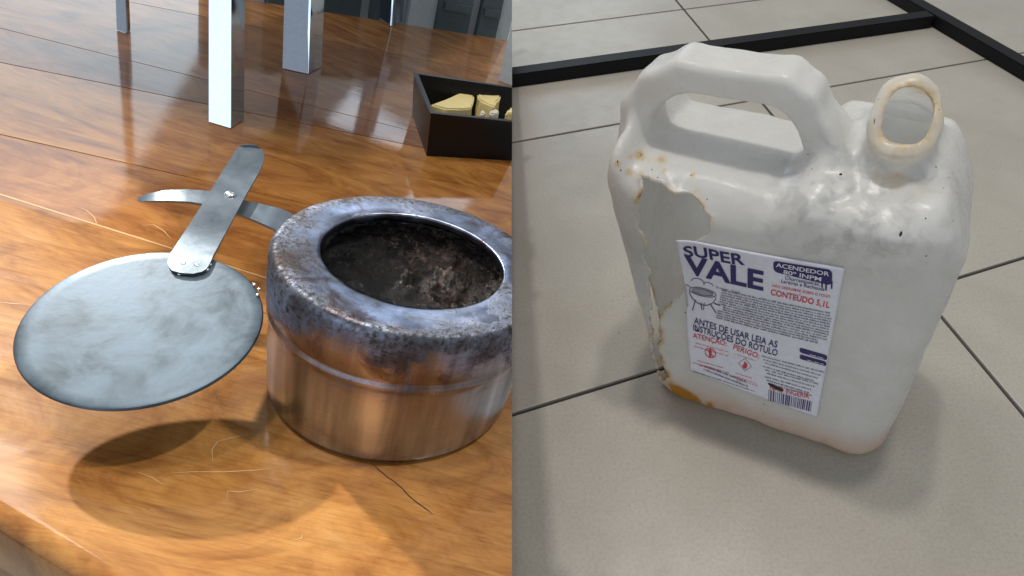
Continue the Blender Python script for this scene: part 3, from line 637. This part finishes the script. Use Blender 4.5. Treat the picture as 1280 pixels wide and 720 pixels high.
for i in range(len(joints)):
    poly = BIG
    p, n_ = side(joints[i], -1); poly = clip_poly(poly, p+(-n_)*(0.00015 if i else 0), n_)          # keep above joint i
    if i+1 < len(joints):
        p, n_ = side(joints[i+1], 1); poly = clip_poly(poly, p-n_*0.00015, n_)
        # boards must not pass through later joints
    p, n_ = side(far, 1); poly = clip_poly(poly, p, n_)
    for j in range(len(joints)):
        if j < i: 
            p, n_ = side(joints[j], -1); poly = clip_poly(poly, p-n_*0.00015, n_)
        if j > i+1:
            p, n_ = side(joints[j], 1); poly = clip_poly(poly, p-n_*0.00015, n_)
    poly = clip_poly(poly, seamP, seam_d)
    if len(poly) < 3: continue
    c = sum(poly, Vector((0, 0)))/len(poly)
    bm = slab([tuple(p-c) for p in poly], -TH, 0.0, 0.0, 1)
    if i == 0:                                                   # the rounded outer front edge
        p, d = joints[0]; nd = Vector((-d.y, d.x))
        bm.edges.ensure_lookup_table()
        ed = [e for e in bm.edges if all(abs((Vector((v_.co.x, v_.co.y))+c-p).dot(nd)) < 1e-4 for v_ in e.verts) and abs(e.verts[0].co.z-e.verts[1].co.z) < 1e-5]
        bmesh.ops.bevel(bm, geom=ed, offset=0.006, segments=5, affect='EDGES', profile=0.5)
    else:
        bmesh.ops.bevel(bm, geom=[e for e in bm.edges if all(v_.co.z > -1e-6 for v_ in e.verts)], offset=0.0004, segments=2, affect='EDGES')
    o = obj('board', me_from_bm('board', bm, True, 30), M['wood'], table, Matrix.Translation((c.x, c.y, 0)))
    o.color = [(0.92, 0.92, 0.92, 1), (0.80, 0.71, 0.64, 1), (0.98, 0.92, 0.86, 1), (0.64, 0.54, 0.47, 1), (0.80, 0.72, 0.66, 1), (1.05, 1.02, 1.0, 1)][i]
def inlay(name, px, wd, mat, lift=0.00012):
    """thin strip let into the table top along pixels px"""
    P = [tab(*q) for q in px]; bm = bmesh.new(); L_, R_ = [], []
    for k, p in enumerate(P):
        d = (P[min(k+1, len(P)-1)]-P[max(k-1, 0)]).normalized(); nn = Vector((-d.y, d.x, 0))*wd*(0.5 if 0 < k < len(P)-1 else 0.15)
        L_.append(bm.verts.new(p+nn+Vector((0, 0, lift)))); R_.append(bm.verts.new(p-nn+Vector((0, 0, lift))))
    for k in range(len(P)-1): bm.faces.new((L_[k], L_[k+1], R_[k+1], R_[k]))
    return obj(name, me_from_bm(name, bm), M[mat], table, Matrix())
inlay('joint_filler', [(-40, 230), (0, 243), (108, 277), (216, 311), (325, 345), (430, 378)], 0.0011, 'filler')
inlay('crack', [(463, 578), (474, 588), (485, 597), (494, 603), (503, 611), (512, 621), (522, 629), (532, 636), (541, 643)], 0.0005, 'crackm')
for px in ([(206, 592), (240, 590), (280, 590), (318, 588), (346, 585)], [(266, 578), (265, 562), (272, 552), (290, 547), (312, 543)], [(283, 622), (285, 614), (300, 615), (322, 612)], [(355, 388), (330, 395), (318, 398)], [(95, 258), (108, 263), (118, 272), (121, 280)], [(178, 282), (192, 281), (205, 289), (214, 299)], [(0, 378), (18, 380), (38, 381)], [(366, 676), (377, 673), (378, 668)], [(345, 520), (365, 530), (385, 542)], [(172, 590), (190, 597), (204, 606)]):
    inlay('scratch', px, 0.00045, 'filler')
for (lx, ly) in ((-0.50, 0.12), (-0.16, -0.06), (-0.33, 0.42)):
    top = TM @ Vector((lx, ly, -TH-0.001)); bm = bmesh.new(); box_bm(bm, -0.02, 0.02, -0.02, 0.02, 0.001-top.z, 0.012)
    for v_ in bm.verts:                                          # cut the top of the post to the slope of the boards
        if v_.co.z > 0: v_.co.z = -(TN.x*v_.co.x+TN.y*v_.co.y)/TN.z
    o = obj('leg', me_from_bm('leg', bm), M['wood'], table); o.matrix_parent_inverse = TMI; o.location = top
# ================================================================== FUEL BURNER
burner = empty('fuel_burner', TM, 'sooty round stainless fuel burner with swung-out round lid on wooden table', 'fuel burner')
hP = 0.0674
prof = [(0.0, 0.0004), (0.0460, 0.0004), (0.0486, 0.0012), (0.0496, 0.0030), (0.0503, 0.012), (0.0508, 0.025), (0.0511, 0.0375), (0.0513, 0.0400), (0.0519, 0.0408), (0.0520, 0.0425), (0.0514, 0.0438), (0.0515, 0.0450), (0.0522, 0.0463),
        (0.0524, 0.0530), (0.0524, 0.0600), (0.0524, 0.0640), (0.0522, 0.0654), (0.0516, 0.0666), (0.0508, 0.0672), (0.0497, 0.0675), (0.0440, 0.0671), (0.0400, 0.0668), (0.0362, 0.0667), (0.0352, 0.0664), (0.0348, 0.0655), (0.0352, 0.0640), (0.0366, 0.0610), (0.0470, 0.0570), (0.0490, 0.0500), (0.0490, 0.0060), (0.0470, 0.0030), (0.0, 0.0028)]
bm = bmesh.new(); lathe(bm, prof, 160)
for v_ in bm.verts:                                               # the mouth was cut slightly off centre
    r_ = math.hypot(v_.co.x, v_.co.y)
    if v_.co.z > 0.060 and r_ < 0.0450: v_.co.x -= 0.0014; v_.co.y += 0.0008
cut_seam(bm, fill=False)
pot = obj('pot', me_from_bm('pot', bm, True, 50), M['pot'], burner, Matrix()); pot['label'] = 'heat-stained steel pot with sooty rim'
# charred inner cup and crust
lerp_ = lambda a, b, t: a+(b-a)*t
pr = [(0.0362, 0.0640), (0.0372, 0.060), (0.0380, 0.055), (0.0378, 0.0535), (0.036, 0.0515), (0.031, 0.0495), (0.024, 0.0485), (0.018, 0.0482), (0.012, 0.0484), (0.006, 0.0486), (0.0, 0.0486)]
pr = [(lerp_(a[0], b[0], k/7), lerp_(a[1], b[1], k/7)) for a, b in zip(pr[:-1], pr[1:]) for k in range(7)]+[pr[-1]]
bm = bmesh.new(); lathe(bm, pr, 260)
for v_ in bm.verts:
    d = noise.turbulence(v_.co*95, 4, False); k = noise.noise(v_.co*300)+0.6*noise.noise(v_.co*620); r_ = math.hypot(v_.co.x, v_.co.y)
    if r_ < 0.0365: v_.co.z += 0.0050*(d-0.45)+0.0016*k
    else:
        n2_ = Vector((-v_.co.x, -v_.co.y, 0)).normalized(); v_.co += n2_*(0.0034*max(0, d-0.4)+0.0010*k)
cut_seam(bm, fill=False)
obj('charred_crust', me_from_bm('charred_crust', bm, True), M['crust'], burner, Matrix())['label'] = 'black and brown burnt residue inside the pot'
def ribbon(name, secs, thick, mat, parent, lift=0.0, smooth=True):
    """strap from sections: (edge pixel a, edge pixel b, height a, height b)"""
    A = [tab(*s[0], s[2]) for s in secs]; Bq = [tab(*s[1], s[3]) for s in secs]
    bm = bmesh.new(); rows__ = []
    for i in range(len(secs)):
        t = (A[min(i+1, len(secs)-1)]+Bq[min(i+1, len(secs)-1)])-(A[max(i-1, 0)]+Bq[max(i-1, 0)])
        nn = t.cross(A[i]-Bq[i]).normalized()
        if nn.z < 0: nn = -nn
        rows__.append([bm.verts.new(p) for p in (A[i], Bq[i], Bq[i]-nn*thick, A[i]-nn*thick)])
    for r0, r1 in zip(rows__[:-1], rows__[1:]):
        for k in range(4): bm.faces.new((r0[k], r0[(k+1) % 4], r1[(k+1) % 4], r1[k]))
    bm.faces.new(rows__[0][::-1]); bm.faces.new(rows__[-1])
    bmesh.ops.recalc_face_normals(bm, faces=bm.faces)
    return obj(name, me_from_bm(name, bm, smooth, 40), M[mat], parent, Matrix())
# strap welded to the pot
hd = ribbon('handle', [((172, 247), (173, 252), .040, .039), ((184, 242), (187, 251), .0425, .0415), ((205, 238), (208, 250.5), .0445, .0435), ((235, 236.5), (238, 252), .0455, .0445), ((266, 239), (268, 257.5), .0460, .0450), ((300, 249), (303, 269), .0460, .0455), ((330, 255.5), (324, 277.5), .0462, .0458), ((352, 261), (343, 286), .0462, .046), ((363, 266), (350, 293), .0440, .0440), ((384, 280), (372, 310), .0430, .0430)], 0.0012, 'strap', burner)
hd['label'] = 'curved steel strap handle fixed to the side of the pot'
# lid
LCt = tab(184, 404, 0.037); LNt = (TMI.to_3x3() @ Vector((0.2993, -0.0334, 0.9536))).normalized(); LR = 0.0342
LMx = Matrix.Translation(LCt) @ LNt.to_track_quat('Z', 'Y').to_matrix().to_4x4()
bm = bmesh.new(); lathe(bm, [(0, 0), (0.010, 0.00012), (0.020, 0.0000), (0.030, 0.0001), (LR-0.0012, 0.0001), (LR-0.0004, -0.0001), (LR, -0.0007), (LR-0.0003, -0.0016), (LR-0.001, -0.0016), (LR-0.0012, -0.0010), (0.03, -0.0009), (0, -0.0009)], 128)
lid = obj('lid', me_from_bm('lid', bm, True, 40), M['lid'], burner, LMx); lid['label'] = 'flat round mottled grey sheet-metal lid swung off the pot'
def lid_h(u, v, lift):                                             # height over the table of the lid plane under a pixel
    o_ = TMI @ O; d_ = TMI.to_3x3() @ ray(u, v); t = (LCt+LNt*lift-o_).dot(LNt)/d_.dot(LNt); return (o_+d_*t).z
e0 = lid_h(237, 335, 0.0016)
def lerp(a, b, t): return a+(b-a)*t
secs = []
edgeL = [(225, 341), (215, 338), (210.5, 333), (209, 327), (213, 316), (240, 275.5), (262, 240), (283, 206), (290, 195.5), (294, 188), (299, 183), (305, 181)]
edgeR = [(241, 342), (252, 339.5), (258, 336), (262.5, 329), (267, 318), (287, 281.5), (306, 246), (325, 213), (329, 203), (330.5, 194), (327, 186), (320, 182)]
for i, (a, b) in enumerate(zip(edgeL, edgeR)):
    if i <= 4: secs.append((a, b, lid_h(*a, 0.0016), lid_h(*b, 0.0016)))
    else:
        h_ = {5: 0.0482, 6: 0.0510, 7: 0.0520}.get(i, 0.0522+0.0012*(i-8))
        secs.append((a, b, h_, h_))
lh = ribbon('lid_handle', secs, 0.0012, 'strap', burner); lh['label'] = 'straight steel strap holding the lid, tip bent up'
def dome(name, p, nn, r, h, mat, parent):
    bm = bmesh.new(); lathe(bm, [(r, 0), (r*0.95, h*0.4), (r*0.7, h*0.8), (r*0.35, h*0.97), (0, h)], 20)
    return obj(name, me_from_bm(name, bm, True), M[mat], parent, Matrix.Translation(p) @ nn.to_track_quat('Z', 'Y').to_matrix().to_4x4())
Zt = Vector((0, 0, 1))
hr = lerp(lid_h(240, 317, 0.0016), 0.0492, min(1, 0.5*1.15))
bvl = BVHTree.FromPolygons([v_.co for v_ in lh.data.vertices], [tuple(p.vertices) for p in lh.data.polygons])
def on_strap(u, v):
    h_ = bvl.ray_cast(TMI @ O, (TMI.to_3x3() @ ray(u, v)).normalized()); return h_[0], h_[1]
p, nn = on_strap(288, 243); dome('rivet', p, nn, 0.0022, 0.0011, 'rivet', burner)
for q in ((229, 329), (246, 331)):
    p, nn = on_strap(*q)
    if p: dome('weld_spot', p, nn, 0.0008, 0.0003, 'rivet', burner)
for q in ((225, 342), (258, 337), (262, 331), (324, 362), (322, 369), (318, 356)):
    o_ = TMI @ O; d_ = TMI.to_3x3() @ ray(*q); t = (LCt+LNt*0.0002-o_).dot(LNt)/d_.dot(LNt); dome('weld_spot', o_+d_*t, LNt, 0.0009*random.uniform(.7, 1.3), 0.0007, 'rivet', burner)
# ================================================================== BLACK TRAY WITH PIECES OF FOOD
b0 = tab(533, 195); b1 = tab(640, 201); r0 = tab(537, 141, 0.036); r3 = tab(518, 93, 0.036)
tx = (b1-b0); tx.z = 0; tx.normalize(); ty = Vector((-tx.y, tx.x, 0))
Dp = (r3-r0).dot(ty); Wd = 0.16
tray = empty('food_tray', TM @ Matrix.Translation(b0), 'small black plastic tray of pale yellow food pieces at the table\'s cut end', 'tray')
def P3(x, y, z): return tx*x+ty*y+Vector((0, 0, z))
sk_ = (r3-r0).dot(tx)
def trayring(z, inset, fl_): return [P3(-fl_+inset, -fl_*0.3+inset, z), P3(Wd+fl_-inset, -fl_*0.3+inset, z), P3(Wd+fl_-inset+sk_, Dp+fl_-inset, z), P3(-fl_+inset+sk_, Dp+fl_-inset, z)]
bm = bmesh.new(); rings = [trayring(0.0003, 0.0, 0.0), trayring(0.034, 0.0, 0.0030), trayring(0.036, -0.0012, 0.0030), trayring(0.036, 0.0026, 0.0030), trayring(0.034, 0.0030, 0.0030), trayring(0.0030, 0.0030, 0.0)]
vr = [[bm.verts.new(p) for p in r] for r in rings]
for a, b in zip(vr[:-1], vr[1:]):
    for k in range(4): bm.faces.new((a[k], a[(k+1) % 4], b[(k+1) % 4], b[k]))
bm.faces.new(vr[0][::-1]); bm.faces.new(vr[-1]); cut_seam(bm, b0, False)
obj('tray_shell', me_from_bm('tray_shell', bm, True, 30), M['tray'], tray, Matrix())
def chunk(name, quad_px, h0, th, mat, lab_):
    P_ = [tab(*q, h0)-b0 for q in quad_px]; c = sum(P_, Vector())/len(P_); bm = bmesh.new()
    lo = [bm.verts.new(p-c-Vector((0, 0, th))) for p in P_]; hi = [bm.verts.new((p-c)*0.96+Vector((0, 0, random.uniform(-.0015, .0015)))) for p in P_]; n_ = len(P_)
    bm.faces.new(lo[::-1]); bm.faces.new(hi)
    for k in range(n_): bm.faces.new((lo[k], lo[(k+1) % n_], hi[(k+1) % n_], hi[k]))
    bmesh.ops.recalc_face_normals(bm, faces=bm.faces); bmesh.ops.bevel(bm, geom=bm.edges[:], offset=0.0012, segments=2, affect='EDGES')
    bmesh.ops.triangulate(bm, faces=bm.faces[:]); bmesh.ops.subdivide_edges(bm, edges=bm.edges[:], cuts=2, use_grid_fill=True)
    for v_ in bm.verts: v_.co += Vector(noise.noise_vector((v_.co+b0+c)*140))*0.0016
    cut_seam(bm, b0+c, False)
    me = me_from_bm(name, bm, True, 40); o = obj(name, me, M[mat]); o.matrix_world = TM @ Matrix.Translation(b0+c); tag(o, lab_, 'food', 'food pieces in the black tray'); return o
chunk('food_piece', [(538, 132), (586, 111), (594, 118), (590, 136), (560, 138)], 0.024, 0.018, 'food', 'long pale yellow food wedge at left in black tray')
chunk('food_piece', [(596, 116), (604, 106), (622, 114), (627, 122), (618, 133), (600, 124)], 0.026, 0.020, 'food', 'blocky pale yellow food piece in middle of black tray')
chunk('food_piece', [(632, 140), (639, 131), (642, 134), (642, 143), (634, 144)], 0.024, 0.018, 'food', 'pale yellow food piece cut by the tray\'s right end')
chunk('food_piece', [(612, 138), (619, 135), (625, 140), (620, 143), (613, 142)], 0.024, 0.016, 'foodw', 'small whitish food crumb at front of black tray')
chunk('food_piece', [(600, 138), (604, 136), (608, 138), (606, 141), (601, 141)], 0.022, 0.014, 'foodw', 'smallest whitish crumb left of the other in black tray')
# ================================================================== CHAFING DISH ON CHROME LEGS (its pan is above the picture)
cd = empty('chafing_dish', TM @ Matrix.Translation(tab(330, 90)), 'chrome chafing dish stand with shiny flat legs at the back of the table', 'chafing dish')
cd0 = tab(330, 90)
def lleg(px_l, px_m, px_r, height, mat='chrome', th=0.0016, foot=True):
    """angle-section leg: two faces meeting in the middle edge"""
    a, m_, b = tab(*px_l), tab(*px_m), tab(*px_r); bm = bmesh.new()
    def wall(p, q, lean):
        d = (q-p).normalized(); nn = Vector((-d.y, d.x, 0))*th
        v = [bm.verts.new(x-cd0) for x in (p, q, q+nn, p+nn)]; up_ = [bm.verts.new(x-cd0+lean*height) for x in (p, q, q+nn, p+nn)]
        bm.faces.new(v[::-1]); bm.faces.new(up_)
        for k in range(4): bm.faces.new((v[k], v[(k+1) % 4], up_[(k+1) % 4], up_[k]))
    wall(a, m_, Vector((-0.17, 0.26, 1))); wall(m_+Vector((0.0002, 0.0002, 0)), b, Vector((-0.165, 0.24, 1)))
    return obj('leg', me_from_bm('leg', bm), M[mat], cd, Matrix.Translation((0, 0, 0.0006)))
lleg((261, 153), (288, 161), (305, 150), 0.17)
lleg((353, 86), (385, 93), (402, 84), 0.17)
lleg((146, 38), (158, 42), (163, 38), 0.17)
lleg((474, 22), (489, 33), (503, 28), 0.17)
bm = bmesh.new()
cs_ = [tab(262, 150), tab(150, 40), tab(474, 20), tab(500, 30)]
xs = [c.x-cd0.x for c in cs_]; ys = [c.y-cd0.y for c in cs_]
prof_ = [(0.0, 0.155), (0.94, 0.155), (1.0, 0.165), (1.02, 0.215), (1.10, 0.218), (1.10, 0.222), (0.98, 0.222), (0.0, 0.222)]
cxm, cym, hx_, hy_ = (min(xs)+max(xs))/2, (min(ys)+max(ys))/2, (max(xs)-min(xs))/2+0.012, (max(ys)-min(ys))/2+0.012
rings = []
for k_, z in prof_:
    rings.append([bm.verts.new((cxm+sx*hx_*max(k_, 0.02), cym+sy*hy_*max(k_, 0.02), z)) for sx, sy in ((-1, -1), (1, -1), (1, 1), (-1, 1))])
for a, b in zip(rings[:-1], rings[1:]):
    for k in range(4): bm.faces.new((a[k], a[(k+1) % 4], b[(k+1) % 4], b[k]))
bm.faces.new(rings[0][::-1]); bm.faces.new(rings[-1]); bmesh.ops.recalc_face_normals(bm, faces=bm.faces)
cut_seam(bm, cd0, False)
obj('pan', me_from_bm('pan', bm), M['strap'], cd, Matrix())
# pale upright behind the tray
q0, q1 = tab(623, 101), tab(645, 103); bm = bmesh.new()
d = (q1-q0); box_bm(bm, 0, 0.03, 0, 0.004, 0.0003, 0.16); cut_seam(bm, q0, False)
stp = obj('upright_plate', me_from_bm('upright_plate', bm), M['panelp']); stp.matrix_world = TM @ Matrix.Translation(q0); tag(stp, 'narrow pale blue upright plate behind the black tray', 'plate')
# ================================================================== GLAZED PARTITION beyond the table
fp, fd = far; fnn = Vector((-fd.y, fd.x)); fnn = fnn if fnn.y > 0 else -fnn
pp = Vector((fp.x, fp.y, 0))+Vector((fnn.x, fnn.y, 0))*0.07; pn = Vector((fnn.x, fnn.y, 0)); pd = Vector((fd.x, fd.y, 0))
gp = empty('partition', TM @ Matrix.Translation(pp), 'blue-grey panelled partition standing behind the far table edge', 'partition')
def along(u):                                                    # pixel column -> distance along the partition
    o_ = TMI @ O; d_ = TMI.to_3x3() @ ray(u, 22); t = (pp-o_).dot(pn)/d_.dot(pn); return (o_+d_*t-pp).dot(pd)
bounds = [250, 300, 330, 384, 447, 460, 470, 508, 542, 582, 597, 622, 640]
for k, (mt, dep) in enumerate(zip(['paneld', 'panelp', 'paneld', 'paneld', 'panelp', 'paneld', 'mull', 'panelp', 'paneld', 'mull', 'paneld', 'panelp'], [0, .006, 0, 0, .006, -.004, .008, .002, -.006, .006, 0, .004])):
    a, b = along(bounds[k])+0.0005, along(bounds[k+1])-0.0005; bm = bmesh.new(); box_bm(bm, 0, b-a, -0.006, 0.006, -0.06, 0.10)
    if mt == 'paneld': box_bm(bm, (b-a)*0.08, (b-a)*0.92, -0.010, -0.0065, 0.012, 0.022)
    Ml = Matrix(((pd.x, pn.x, 0, pd.x*a+pn.x*dep), (pd.y, pn.y, 0, pd.y*a+pn.y*dep), (0, 0, 1, 0), (0, 0, 0, 1)))
    bm.transform(Ml); cut_seam(bm, pp, False)
    if bm.faces: obj('panel', me_from_bm('panel', bm), M[mt], gp, Matrix())
